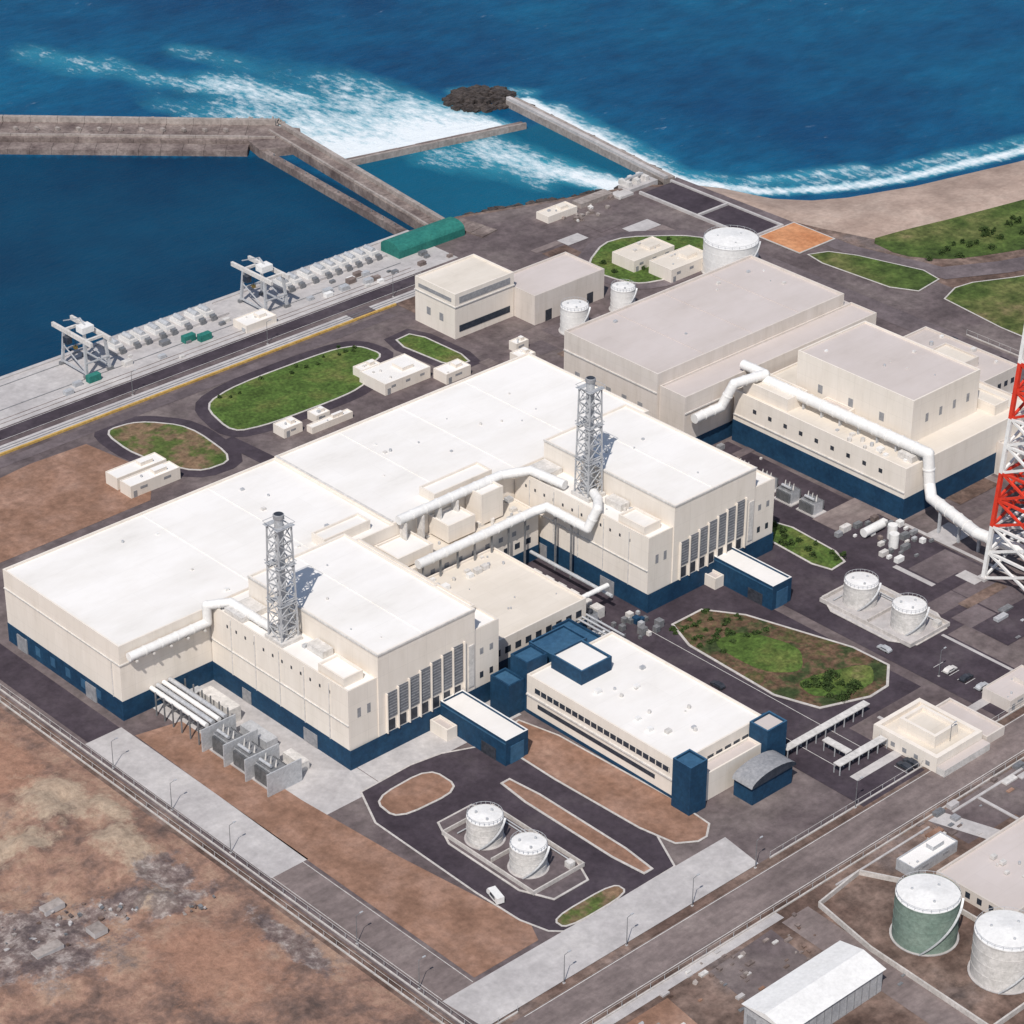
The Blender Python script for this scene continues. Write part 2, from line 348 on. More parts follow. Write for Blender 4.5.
f=noise(t,.5,6,.75); c=mix(t,1.0,c,ramp(t,f,[(.3,(.62,.60,.58)),(.7,(1.2,1.2,1.2))]),'MULTIPLY')
t.links.new(c,b_.inputs["Base Color"]); b_.inputs["Roughness"].default_value=1; bump(t,b_,f,.7,.7)
b=B("dirt_terrain"); b.add(vs,fs,m,True); o=b.done()
for nm,arr in (("zg",zg),("zs",zs),("zt",zt)):
    at=o.data.attributes.new(nm,'FLOAT','POINT'); at.data.foreach_set("value",arr)
b=B("rubble_pile")
for (cx,cy,n,r) in ((-106,-4,60,17),(-84,-8,26,9),(-70,-20,20,8)):
    for _ in range(n):
        a=random.random()*6.28;q=abs(random.gauss(0,.5)); b.rock(cx+r*q*math.cos(a),cy+r*q*math.sin(a),1,random.uniform(.2,.7),random.choice((CAIS,CONC,DIRTD,CAISL,STEEL)))
for (x,y,w_,l_) in ((-100,2,6,3),(-112,-12,8,3),(-96,-14,4,4)): b.box(x,x+w_,y,y+l_,.3,1.9,CONC,CAISL)
b.done()

# roads, yards
sheet("quay_apron",R4(-600,252,236,266.5),CONC,2)
sheet("quay_road",R4(-600,232,228,235.4),ASPH,4)
sheet("harbour_service_road",R4(-600,200,212,217),ASPHM,3.6)
b=B("yellow_guard_rail"); b.box(-400,206,219.2,220.0,.0,.8,YEL); b.done()
sheet("rail_strip",R4(-600,232,220.6,225.4),CONC,2)
sheet("perimeter_road",R4(-47,-36,-96,-24),ROADG,3)
sheet("perimeter_pavement",R4(-47,-34.5,-24,60),CONC,3)
sheet("west_access_road",R4(-46,-35,60,200),ASPH,3)
sheet("brown_field",[(-34,54),(-20,51),(-19,-2),(-16,-40),(-10,-84),(-13,-90),(-35,-90),(-35,-22)],DIRT,3)
sheet("brown_field_seaside",[(-33,160),(50,161),(62,176),(57,207),(35,208),(-33,200)],DIRT,3)
island("dark_asphalt_yard",[(-11,-10),(20,-9),(40,-18),(43,-92),(3,-92.5),(-8,-92),(-12,-78)],ASPH,kw=.6,h=.05,rounds=1,lv=2)
sheet("concrete_road",[(-47,-91.5),(-46,-106),(52,-106),(54,-92)],CONC,6)
sheet("south_road",R4(-600,600,-121,-109),ROADG,3)
sheet("south_verge",R4(-36,330,-108.6,-107),DIRTD,4)
sheet("south_pavement",R4(-36,40,-126,-123),CONC,2)
sheet("east_yard_road",R4(100,114,-105,0),ASPH,3)
sheet("reactor_yard_road",R4(154,161,-105,62),ASPH,4)
sheet("plant_yard_asphalt",[(156,-105),(218,-75),(219,62),(182,64),(176,3),(156,2)],ASPH,3)
sheet("yard_asphalt",R4(92,150,-80,60),ASPH,2)
sheet("service_yard_asphalt",R4(92,118,-108,-60),ASPH,4.4)
sheet("east_road",R4(331,342,-200,180),ASPHM,4)
sheet("coast_road",[(372,235),(374,139),(384,104),(404,93),(440,80),(600,46),(900,-20),(900,-30),(600,36),(440,70),(400,83),(376,96),(366,139),(365,232)],ASPHM,5)
sheet("north_yard_road",R4(182,330,124,140),ASPHM,3)
sheet("lawn_road",R4(64,182,141,150),ASPHM,2.2)
sheet("concrete_yard",R4(-22,2,-12,62),CONC,2)
sheet("annex_yard",R4(2.2,54,-12,-.5),CONC,3.2)
sheet("walkway",[(100,-96),(100,-99),(330,-99),(330,-96)],CONC,5)
sheet("walkway",R4(219,220.5,-60,-14),CONC,5); sheet("walkway",R4(176,177.2,-100,-66),CONC,5.2); sheet("walkway",R4(196,198,-96,-30),CONC,5.6)
sheet("gravel_patch",R4(178,195,-95,-67),PAVE,4); sheet("gravel_patch",R4(200,240,-96,-78),CONC,4); sheet("gravel_patch",R4(199,217,-72,-34),ASPHM,4)
sheet("north_link_road",[(94,124),(101,124),(97,178),(91,178)],ASPH,2.8)
b=B("pavement_patches"); pm=(ASPH,ASPHM,ROADG,PAVE,CONC,ASPHM,ROADG,DIRTD)
for i in range(60):
    x=random.uniform(185,325);y=random.uniform(-94,64);w_=random.uniform(3,22);l_=random.uniform(3,16)
    b.add([(p,q,.185+i*.001) for p,q in R4(x,x+w_,y,y+l_)],[(0,1,2,3)],random.choice(pm))
for i in range(45):
    x=random.uniform(185,345);y=random.uniform(124,225);w_=random.uniform(3,22);l_=random.uniform(3,14)
    if x+w_>345: continue
    b.add([(p,q,.122+i*.0008) for p,q in R4(x,x+w_,y,y+l_)],[(0,1,2,3)],random.choice(pm))
b.done()
G1=[(103,203),(121,208),(164,207),(174,203),(176,190),(160,187),(158,178),(146,175),(112,176),(98,180)]
island("lawn",G1,GRASS,.7,.15,2,4,4.5,2.5)
island("lawn",[(66,211),(80,209),(91,194),(88,164),(72,165),(64,190)],GRASSB,.7,.15,2,4,4.5,2.7)
island("lawn",[(184,197),(196,198),(197,166),(187,166)],GRASS,.7,.15,1,4,3.5,3.1)
island("lawn",[(280,196),(308,211),(337,188),(334,170),(300,166),(284,172)],GRASS,.8,.15,2,5,5,5.3,ASPHM)
island("pond_lawn",[(116,-7),(138,-7),(155,-64),(140,-76),(114,-66)],POND,.8,.2,1,5)
sheet("lawn",chaikin([(121,-22),(134,-24),(140,-42),(130,-52),(121,-44)],2),GRASS,13); sheet("lawn",chaikin([(124,-54),(134,-56),(149,-62),(140,-71),(122,-64)],2),GRASS,13)
island("lawn",[(180,17),(192,14),(190,-18),(178,-19)],GRASS,.7,.15,1,8)
island("lawn",[(351,148),(365,142),(379,98),(355,95)],GRASSC,.6,.15,1,7)
island("lawn",[(358,84),(376,90),(402,77),(440,64),(600,30),(900,-36),(900,-200),(420,-160),(356,-60)],GRASSC,.6,.15,1,7)
island("lawn",[(300,-2),(326,-2),(326,-60),(300,-60)],GRASSB,.6,.15,1,8.5)
island("traffic_island",[(-5,-15),(17,-14),(17,-28),(-6,-27)],DIRT,.6,.15,2,6)
island("traffic_island",R4(25,31,-89,-33),DIRT,.7,.15,1,6)
island("traffic_island",R4(-5,18,-92,-86),GRASSB,.5,.15,2,6.1)
island("dirt_bed",[(38,-31),(41,-15),(54,-13),(57,-84),(49,-90),(40,-84)],DIRT,.6,.15,1,6)
island("tank_pad",R4(-3,18,-81,-35),ASPHM,.6,.2,1,6)
island("tank_pad",R4(161.5,185,-65,-27),CONC,.7,.2,1,8)
island("orange_soil_bed",R4(352,373,149,171),ORANGE,.6,.3,0,8)
b=B("intake_channel"); b.box(349,366,172,232,.05,.5,CONC,ASPH); b.box(348,349,171,233,0,1.2,CONC); b.box(366,367,171,233,0,1.2,CONC); b.box(349,366,171,172,0,1.2,CONC); b.box(349,366,200,201,.5,1.4,CONC); b.done()
b=B("road_markings")
for (x0,x1,y) in ((-400,232,228.4),(-400,232,235),(-36,330,-109.4),(-36,330,-120.6)): b.box(x0,x1,y-.1,y+.1,.13,.135,OFFW)
for x in (-46.6,-36.4): b.box(x-.08,x+.08,-91,-24,.12,.125,OFFW)
for k in range(9): b.box(160.5,165,-100+k*3,-99.85+k*3,.16,.165,WHITE)
for k in range(14): b.box(113+k*2.8,113.15+k*2.8,-106,-101,.19,.195,WHITE)
for x in (101,113.3): b.box(x-.1,x+.1,-90,-4,.14,.145,OFFW)
b.done()

# ------------------------------------------------------------ turbine halls
def vents(b,x0,x1,y0,y1,z,n,smin=.8,smax=2.6):
    for _ in range(n):
        x=random.uniform(x0,x1);y=random.uniform(y0,y1);s=random.uniform(smin,smax)
        if random.random()<.5: b.box(x,x+s,y,y+s*.8,z,z+s*.6,random.choice((WHITE,OFFW,STEELL)))
        else: b.tube((x,y,z),(x,y,z+s*.6),s*.3,random.choice((STEELL,OFFW)),8)
b=B("turbine_hall")
b.bld(-32,70,62.2,120,25,WALL,ROOF); b.bld(70.02,180,62.2,120,25.5,WALL,ROOF)
b.skirt(-32,180,62.2,120,6.5,BLUE); 
b.box(-32.3,-32,61.9,120,18.4,18.8,OFFW); b.box(-32.25,-32,66,66.4,6.5,18.4,OFFW)
b.box(-32,0,61.9,62.2,18.4,18.8,OFFW)
b.winrow('x',-32.12,70,116,6,2,5,.3,BLUEL,None,.1)
for y in (75,110): b.box(-32.5,-32.12,y,y+5,0,5,LOUV)
b.box(70,70.6,63,119.5,25.5,25.9,OFFW)
for x in (18,43,96,122,150): b.box(x,x+.35,63,119,24.3 if x<70 else 24.8,24.5 if x<70 else 25.0,ROOF)
b.bld(57,118,49,62,17,WALL,ROOFT); b.skirt(57,118,49,62,5,BLUE)
b.bld(62,76,51,62,21,WALL,ROOF,z0=17); b.bld(84,95,53,62,23,WALL,ROOF,z0=17)
b.bld(99,108,54.5,62,27.5,WALL,ROOF,z0=17)
b.bld(46,64,66,72,27.5,WALL,ROOF,z0=24.3); b.bld(88,112,64,71,28,WALL,ROOF,z0=24.8)
b.winrow('y',49,60,116,12,7,9,.45,GLASS,None)
b.winrow('y',49,60,116,10,12,13.6,.3,LOUV,None)
b.bld(66,84,120.1,126,9,WALL,ROOF); b.bld(110,150,120.1,127,8,WALL,ROOFT); b.bld(-20,20,120.1,127,9,WALL,ROOF)
b.done()
b=B("roof_vents"); vents(b,-20,55,66,116,24.3,9,.6,1.4); vents(b,85,172,74,116,24.8,12,.6,1.5); vents(b,60,116,50,61,16.3,34,.8,2.6); b.done()

def reactor(x,y,name,zl=26,zu=33.5):
    b=B(name)
    b.bld(x,x+56,y,61.9,zl,WALL,ROOF)
    b.bld(x+10.5,x+46.5,y-.35,y+57,zu,WALL,ROOF,z0=.02)
    b.skirt(x,x+56,y-.35,61.8,6.5,BLUE)
    b.box(x+10.4,x+46.6,y-.6,y-.35,zu-.5,zu+.05,OFFW); b.box(x+10.2,x+10.5,y-.35,y+57,zu-.5,zu+.05,OFFW)
    n=7
    for i in range(n):
        xx=x+13.4+i*4.1; zt_=19.5+i*.75
        b.box(xx,xx+3.8,y-.55,y-.35,11.2,zt_,LOUVD)
        k=12.0
        while k<zt_-.3: b.box(xx,xx+3.8,y-.62,y-.55,k,k+.22,LOUV); k+=.95
        b.box(xx-.3,xx,y-1.1,y-.35,6.6,zt_+.2,WALL)
        b.box(xx+.5,xx+2.9,y-.5,y-.35,7.0,10.4,DARK)
    b.box(x+13.4+n*4.1,x+13.7+n*4.1,y-1.1,y-.35,6.6,24.5,WALL)
    b.box(x+44,x+46,y-.6,y-.35,8,22,OFFW)
    b.winrow('x',x,y+6,y+56,12,21.6,22.6,.16,DARK,None)
    for k in range(5): b.box(x-.25,x,y+8+k*11,y+8.3+k*11,6.5,25,OFFW)
    b.box(x-.3,x,y+14,y+20,0.2,4.6,LOUV); b.box(x-.3,x,y+44,y+48,0.2,4.4,LOUV)
    b.box(x-.35,x,y,61.8,14.4,14.7,OFFW)
    b.winrow('y',y-.0,x+2,x+9,2,16,19,.35,LOUV,None)
    b.winrow('y',y,x+47.5,x+55,2,9,11,.35,GLASS,None); b.winrow('y',y,x+47.5,x+55,2,17,19,.35,LOUV,None)
    b.bld(x+1,x+8,y+3,y+14,zl+2.2,WALL,ROOF,z0=zl-.7); b.bld(x+48,x+54,y+8,y+24,zl+2,WALL,ROOF,z0=zl-.7)
    b.box(x+6,x+9.8,y+18,y+25,zl-.7,zl+1.6,OFFW); b.box(x+.8,x+10,y+48,y+56,zl-.7,zl+1.2,OFFW)
    b.box(x+28,x+28.3,y+1,y+56,zu-.7,zu-.5,ROOF)
    vents(b,x+48,x+53,y+28,y+55,zl-.7,8); vents(b,x+2,x+9,y+16,y+55,zl-.7,5); vents(b,x+14,x+42,y+6,y+52,zu-.7,5,.5,1.2)
    b.box(x+56,x+58.5,y+4,y+10,0,18,WALL,ROOF)
    b.done()
reactor(0,0,"reactor_building"); reactor(120,3,"reactor_building")

b=B("turbine_hall")
b.bld(198,292,76,121,27.5,WALL2,ROOFG,ph=.9); b.bld(199,296,64,75.9,23,WALL2,ROOFG)
b.box(199,296,63.7,64,16.5,17,OFFW); b.box(197.7,198,76,121,20,20.5,OFFW)
b.box(292,296,76,112,0,22.5,WALL2,ROOFG)
b.skirt(198,296,64,121,6,BLUE)
for x in (222,246,270): b.box(x,x+.35,77,120,26.6,26.8,ROOFG)
b.winrow('x',198,80,118,5,12,14,.3,LOUV)
vents(b,205,288,80,118,26.6,8,.6,1.5)
b.done()
b=B("reactor_building")
b.bld(221,280,-13,62,19,WALL,ROOFT); b.bld(236,270,-2,48,34,WALL,ROOFG,z0=18.2); b.skirt(221,280,-13,62,8,BLUE)
b.winrow('x',221,-6,56,9,13.5,15,.22,DARK); b.winrow('y',-2,240,268,4,24,27,.2,LOUV); b.winrow('x',236,4,44,3,22,25,.15,LOUV)
b.box(220.6,221,-13,62,10,10.4,OFFW)
b.bld(223,233,40,60,23,WALL,ROOFT,z0=18.2); b.bld(232.6,235.9,22,34,22,WALL,ROOFG,z0=18.2)
b.bld(272,279,-8,20,22,WALL,ROOFT,z0=18.2); b.box(226,234,-11,-5,18.2,20.5,OFFW)
b.bld(280.1,296,-6,58,14,WALL2,ROOFT); b.winrow('y',-6,281,295,4,6,9,.4,GLASS)
b.bld(268,280,-30,-13.1,12,WALL2,ROOFT)
vents(b,222,226,-10,20,18.2,10); vents(b,232,235,-8,46,18.2,22,.8,2.2); vents(b,240,266,2,44,33.2,6,.6,1.4)
b.done()
b=B("auxiliary_building"); b.bld(298,322,20,62,10,WALL2,ROOFG); b.winrow('y',20,299,321,6,4,6,.5,GLASS); b.bld(302,312,30,45,13,WALL2,ROOFT,z0=9.3); vents(b,300,320,24,58,9.3,8); b.done()

# ------------------------------------------------------------ lattice vent stacks
def lattice(b,cx,cy,z0,z1,w0,w1,n,matf,lw=.45,bw=.28):
    L=[]
    for i in range(n+1):
        q=i/n; z=z0+(z1-z0)*q; w=(w0+(w1-w0)*q)/2
        L.append([(cx-w,cy-w,z),(cx+w,cy-w,z),(cx+w,cy+w,z),(cx-w,cy+w,z)])
    for i in range(n):
        m_=matf(i/n)
        for k in range(4):
            a,b2=L[i][k],L[i][(k+1)%4]; c,d=L[i+1][k],L[i+1][(k+1)%4]
            b.beam(a,c,lw,m_); b.beam(a,d,bw,m_); b.beam(b2,c,bw,m_); b.beam(c,d,bw*1.1,m_)
for (cx,cy,z0) in ((4.8,34,25.3),(126.2,35.5,25.3)):
    b=B("vent_stack_tower")
    lattice(b,cx,cy,z0,z0+37,6.0,4.8,8,lambda q:STEELL,.4,.24)
    b.tube((cx,cy,z0),(cx,cy,z0+40.5),1.3,STEELL,16,topmat=DARK); b.tube((cx,cy,z0+39.2),(cx,cy,z0+40.3),1.6,LOUV,16)
    for k in (12.3,24.6,37):
        w=3.2
        b.box(cx-w,cx+w,cy-w,cy-1.4,z0+k,z0+k+.15,STEELL); b.box(cx-w,cx+w,cy+1.4,cy+w,z0+k,z0+k+.15,STEELL)
        for sx in (-w,w): b.beam((cx+sx,cy-w,z0+k+1.1),(cx+sx,cy+w,z0+k+1.1),.12,STEELL); b.beam((cx-w,cy+sx,z0+k+1.1),(cx+w,cy+sx,z0+k+1.1),.12,STEELL)
    b.box(cx-3.6,cx+3.6,cy-4,cy+4,z0,z0+1.2,OFFW)
    b.done()
b=B("red_white_stack_tower"); cx,cy=222.5,-64.8
bands=[WHITE,RED]
def bf(q): return bands[int(q*8+1e-6)%2]
lattice(b,cx,cy,0.5,150,22,10,16,bf,1.2,.7)
for i in range(8):
    b.tube((cx,cy,i*150/8),(cx,cy,(i+1)*150/8),2.6-.1*i,bands[i%2],20,2.5-.1*i)
for sx in (-11,11):
    for sy in (-11,11): b.box(cx+sx-1.5,cx+sx+1.5,cy+sy-1.5,cy+sy+1.5,0,1,CONC)
b.done()

# ------------------------------------------------------------ pipes
b=B("exhaust_duct"); b.pipe([(-30,60.4,21.5),(-2.2,60.4,21.5),(-2.2,60.4,27.2),(4,57,27.2),(4,38,27.2)],1.35,WHITE)
for x in range(-28,-3,6): b.box(x-.3,x+.3,59,62.2,19.6,20.1,OFFW)
b.done()
b=B("exhaust_duct"); b.pipe([(66,46.6,19.5),(114,46.6,19.5),(116.8,44,21),(116.8,26,21),(119,24,28),(123,28,28),(125,32,28)],1.5,WHITE)
b.pipe([(70,60,27.5),(112,60,27.5),(121,56,27.5),(122.5,42,27.5)],1.5,WHITE)
for x in range(68,115,7): b.beam((x,46.6,0),(x,46.6,18),.5,STEEL)
for y in (40,33): b.beam((116.8,y,0),(116.8,y,19.5),.5,STEEL)
for x in range(72,112,7): b.box(x-.3,x+.3,58.6,61.4,16.3,26.2,OFFW)
b.done()
b=B("exhaust_duct")
b.pipe([(200,60.5,16),(213,60.5,16),(216,58,24.5),(229,56,24.5),(229,66,24.5)],1.7,WHITE)
b.pipe([(229,58,22.5),(229,-15,22.5),(229,-16.5,12),(226,-20,9.5),(219,-44,9.5),(221,-62,9.5)],1.9,WHITE,14)
for y in range(-10,56,8): b.box(228.4,229.6,y-.3,y+.3,18.2,20.8,STEELL)
for y in (-26,-34,-42): b.beam((223.5,y,0),(223.5,y,8),.8,STEELL)
b.done()

# ------------------------------------------------------------ central + service buildings
b=B("control_building")
b.bld(59,98,7,48,12.5,WALL,ROOFT); b.skirt(59,98,7,48,5,BLUE)
b.winrow('y',7,60,97,9,7,9.2,.55,GLASS,None)
vents(b,62,94,38,46,11.8,16); vents(b,63,95,10,36,11.8,5,.5,1)
b.done()
b=B("rooftop_cooling_units")
for i in range(6): 
    b.box(100,104,8+i*5.5,11.8+i*5.5,0,4.5,STEELL,STEEL); b.tube((102,9.9+i*5.5,4.5),(102,9.9+i*5.5,5.2),1.4,DARK,12)
    b.box(106,109,10+i*5.5,13.5+i*5.5,0,3.5,OFFW)
b.pipe([(99.2,46,9),(99.2,12,9),(112,12,9)],.8,WHITE); b.pipe([(112,10,6),(112,46,6)],.6,STEELL)
for y in range(14,46,6): b.beam((99.2,y,0),(99.2,y,8.4),.3,STEEL)
for i in range(36):
    x=random.uniform(90,117);y=random.uniform(-9,5);s=random.uniform(.8,2.6); b.box(x,x+s,y,y+s,.1,s*1.1,random.choice((STEELL,OFFW,STEEL,STEEL,BLUE)))
b.done()
b=B("service_building")
b.bld(56,90,-72,-12,13,WALL,ROOF); b.skirt(56,90,-72,-12,1.2,BLUE)
b.winrow('x',56,-70,-14,1,8.2,9.8,.96,GLASS,None,.1); b.winrow('x',55.9,-70,-14,22,8.2,9.8,.1,WALL,None,.12)
b.winrow('x',56,-66,-14,1,3.4,4.8,.9,GLASS,None,.1); b.winrow('y',-72,60,88,8,8.2,9.8,.7,GLASS,None)
b.box(55.6,56,-72,-12,6.2,6.7,OFFW)
b.bld(53.5,60,-79,-72.2,16,BLUE,BLUEL,cop=BLUEL); b.bld(84,92,-79,-72.2,14,BLUE,ROOFG,cop=BLUEL)
b.bld(60.1,83.9,-77,-72.2,9,WALL,ROOFG); b.bld(92.1,97,-74,-66,8,BLUE,BLUEL)
b.bld(64,76,-26,-13.5,17,BLUE,ROOF,z0=12.3,cop=BLUEL); b.bld(56,64,-11.9,-5,16.5,BLUE,BLUEL); b.bld(66,80,-11.9,-2,15,BLUE,BLUEL,cop=BLUEL); b.bld(81,88,-11.9,4,11,BLUE,BLUEL)
b.bld(50,55.9,-11,-3,11,BLUE,BLUEL)
vs=[];n=10
for k in (0,1):
    for i in range(n+1):
        a=math.pi*i/n; vs.append((78-9*math.cos(a)*1.0,-80-7.5*k,6+3.0*math.sin(a)))
b.add(vs,[(i,i+1,n+2+i,n+1+i) for i in range(n)],LOUV,True)
b.box(70,86,-87,-80,0,6,BLUE); b.add([vs[i] for i in range(n,-1,-1)],[tuple(range(n+1))],GLASS); b.add([vs[n+1+i] for i in range(n+1)],[tuple(range(n+1))],GLASS)
vents(b,60,86,-66,-30,12.3,14,.7,2)
b.done()
def canopy(x0,x1,y0,y1,h=3.2):
    b=B("covered_walkway"); b.box(x0,x1,y0,y1,h,h+.3,OFFW)
    if x1-x0>y1-y0:
        for k in range(int((x1-x0)/4)+1): b.beam((x0+.3+k*4,y0+.2,0),(x0+.3+k*4,y0+.2,h),.25,STEELL); b.beam((x0+.3+k*4,y1-.2,0),(x0+.3+k*4,y1-.2,h),.25,STEELL)
    else:
        for k in range(int((y1-y0)/4)+1): b.beam((x0+.2,y0+.3+k*4,0),(x0+.2,y0+.3+k*4,h),.25,STEELL); b.beam((x1-.2,y0+.3+k*4,0),(x1-.2,y0+.3+k*4,h),.25,STEELL)
    b.done()
canopy(93,128,-79,-76.6); canopy(98,118,-94,-91.5); canopy(104,106.5,-91,-82)
for (x0,y0) in ((33,-28),(149,-22)):
    b=B("truck_bay_annex")
    b.bld(x0,x0+8.5,y0,y0+27.4,8.6,BLUE,ROOF,cop=WHITE); b.box(x0+1.8,x0+6.8,y0-.15,y0,0,6,BLUEL)
    b.box(x0-.12,x0,y0+4,y0+10,0,4,DARK); b.box(x0-.15,x0,y0,y0+27.4,7.3,7.7,BLUEL)
    b.bld(x0-4,x0-.2,y0+20,y0+27.3,4,WALL,ROOFG)
    b.done()

# ------------------------------------------------------------ buildings near the quay
def shed(name,x0,x1,y0,y1,z,wall=WALL,roof=ROOF,win=True):
    b=B(name); b.bld(x0,x1,y0,y1,z,wall,roof,pt=.3,ph=.35)
    if win:
        nx_=max(1,int((x1-x0)/7))
        b.winrow('y',y0,x0+.5,x1-.5,nx_,z*.5,z*.7,.3,LOUV); b.box(x0+1,x0+2.4,y0-.1,y0,0,2.4,LOUV)
    b.box(x0+(x1-x0)*.55,x0+(x1-x0)*.8,y0+(y1-y0)*.3,y0+(y1-y0)*.7,z-.35,z+1,wall,roof)
    vents(b,x0+1,x1-2,y0+1,y1-2,z-.35,max(2,int((x1-x0)*(y1-y0)/60)),.5,1.4)
    return b.done()
b=B("intake_office_building")
b.bld(203,232,183,205,18,WALL,ROOFT); b.box(202.7,232.3,182.7,205.3,12.6,13,OFFW); b.box(205,230,182.85,183,14,16.4,LOUV); b.box(205,230,182.85,183,2.5,5,GLASS); b.winrow('x',203,187,201,2,5,8,.3,LOUV); b.box(202.85,203,185,203,14.4,15.8,LOUV)
b.done()
b=B("grey_warehouse"); b.bld(232.3,268,172,193,12,WALL2,ROOFG); b.winrow('y',172,234,266,3,.1,4.5,.3,DARK); b.done()
shed("low_building",155,176,166,180,4.5); shed("low_building",157,166,181,186,3.5,win=False); shed("low_building",176.5,188,158,165,4)
shed("low_building",124,130,166,171,3); shed("low_building",109,117,165,171,3.5); shed("low_building",118,136,161,164,2.5,win=False)
shed("low_building",46,66,166,172,4.5); shed("low_building",46,66,173.5,180,4.5); shed("low_building",22,34,128,138,5)
shed("low_building",292,314,180,192,5,roof=ROOFT); shed("low_building",296,318,164,176,5.5,roof=ROOFT)
shed("gatehouse",300,316,236,243,3.0,roof=ROOFT,win=False)
shed("low_building",150,164,238,246,3,win=False); shed("low_building",205,212,150,156,4); shed("low_building",212,218,160,164,3.5)
b=B("green_roof_building")
vs=[];n=8
for k in (0,1):
    for i in range(n+1):
        a=math.pi*i/n; vs.append((234+34*k,255.5-5.5*math.cos(a),3+2.6*math.sin(a)))
b.add(vs,[(i,n+1+i,n+2+i,i+1) for i in range(n)],GREENT,True); b.box(234,268,250,261,0,3,GREENT)
b.add([vs[i] for i in range(n+1)],[tuple(range(n+1))],GREENT); b.add([vs[n+1+i] for i in range(n+1)],[tuple(range(n+1))[::-1]],GREENT)
b.done()

def tank(x,y,r,h,mat=OFFW,top=WHITE,z0=.3,name="storage_tank"):
    b=B(name); b.tube((x,y,z0),(x,y,z0+h),r,mat,48,cap=False)
    b.tube((x,y,z0+h),(x,y,z0+h+r*.12),r,top,48,r2=.2)
    b.tube((x,y,z0+h-.25),(x,y,z0+h+.05),r+.15,mat,48,cap=False)
    for k in range(1,4): b.tube((x,y,z0+h*k/4),(x,y,z0+h*k/4+.12),r+.06,mat,48)
    nn=24
    for i in range(nn):
        a=2*math.pi*i/nn; px,py=x+(r-.15)*math.cos(a),y+(r-.15)*math.sin(a); a2=2*math.pi*(i+1)/nn
        b.beam((px,py,z0+h),(px,py,z0+h+1.1),.08,STEELL); b.beam((px,py,z0+h+1.1),(x+(r-.15)*math.cos(a2),y+(r-.15)*math.sin(a2),z0+h+1.1),.08,STEELL)
    pr=None
    for i in range(16):
        a=-2.6+i*.11; p=(x+(r+.5)*math.cos(a),y+(r+.5)*math.sin(a),z0+h*i/15)
        if pr: b.beam(pr,p,.6,STEELL,.15)
        pr=p
    for k in range(3): a=k*2.1; b.tube((x+r*.5*math.cos(a),y+r*.5*math.sin(a),z0+h),(x+r*.5*math.cos(a),y+r*.5*math.sin(a),z0+h+.9),.35,STEELL,8)
    b.tube((x,y,0.2),(x,y,z0+.1),r+.6,CONC,32)
    return b.done()
tank(6,-66,5,7.5);tank(6,-49,5,7.5);tank(172.5,-37,5.3,7.5);tank(172.5,-56,5.3,7.5)
tank(321,157,10.6,13,WHITE);tank(266,160,4.6,9,WHITE);tank(240,159,5.2,10,WHITE)
tank(61,-155,8.3,13,GREENP);tank(64,-178,8.3,13,OFFW)
for (cx,cy) in ((7.5,-58),(172.5,-46.5)):
    b=B("bund_wall"); x0,x1,y0,y1=cx-9,cx+9.5,cy-18,cy+18
    for q in ((x0,x1,y0,y0+.4),(x0,x1,y1-.4,y1),(x0,x0+.4,y0+.4,y1-.4),(x1-.4,x1,y0+.4,y1-.4),(x0+1.5,x1-1.5,cy-.2,cy+.2)): b.box(*q,.3,1.6,KERB)
    b.pipe([(x1-1.5,y0+3,.9),(x1-1.5,y1-3,.9)],.2,STEELL,8,False); b.pipe([(x1-2.5,cy-3,.9),(x1-2.5,y1-3,.9),(x0+3,y1-3,.9)],.2,STEELL,8,False)
    b.box(x1-4,x1-2,y0+1.5,y0+3.5,.3,2.2,OFFW); b.box(x1-5,x1-3,y1-4,y1-2,.3,1.8,STEELL)
    b.done()
b=B("bund_wall")
ps=[(50,-129),(68,-127),(75,-140),(75,-190),(44,-190),(46,-150),(50,-129)]
for (ax,ay),(bx,by) in zip(ps,ps[1:]): b.beam((ax,ay,.8),(bx,by,.8),.5,KERB,1.6)
b.done()
sheet("tank_yard",ps[:-1],DIRTD,3.3)

# ------------------------------------------------------------ transformers
def transformer(x,y,L=7,W=4,H=4.2,name="transformer"):
    b=B(name); b.box(x-1,x+W+1,y-1,y+L+1,.05,.5,CONC); b.box(x,x+W,y,y+L,.5,H,STEELL,STEEL)
    for i in range(int(L/.6)): b.box(x-1.0,x,y+.3+i*.6,y+.45+i*.6,1,H-.4,STEEL); b.box(x+W,x+W+1,y+.3+i*.6,y+.45+i*.6,1,H-.4,STEEL)
    for k in range(3): b.tube((x+W/2,y+1.2+k*(L-2.4)/2,H),(x+W/2+.3,y+1.2+k*(L-2.4)/2,H+2.2),.32,OFFW,8,.12)
    b.tube((x+.8,y+1,H+1),(x+.8,y+L-1,H+1),.5,STEELL,10)
    b.beam((x+.8,y+1.5,H),(x+.8,y+1.5,H+1),.2,STEEL); b.beam((x+.8,y+L-1.5,H),(x+.8,y+L-1.5,H+1),.2,STEEL)
    return b.done()
for y in (7,16.5,26): transformer(-22,y,7,5,6)
b=B("transformer_fire_wall")
for y in (5.2,15.0,24.6,34.6): b.box(-25,-13,y-.2,y+.2,0,7.4,STEELL)
b.done()
b=B("bus_duct_rack")
for k in range(4): b.pipe([(-22+k*2.2,36,7),(-22+k*2.2,62,7)],.75,STEELL if k%2 else WHITE,10); b.pipe([(-20+k*2.2,38,3.2),(-20+k*2.2,60,3.2)],.4,STEEL,8)
for y in range(38,62,4):
    b.beam((-23.5,y,0),(-23.5,y,8),.35,STEEL); b.beam((-13,y,0),(-13,y,8),.35,STEEL); b.beam((-23.5,y,5.2),(-13,y,5.2),.3,STEEL)
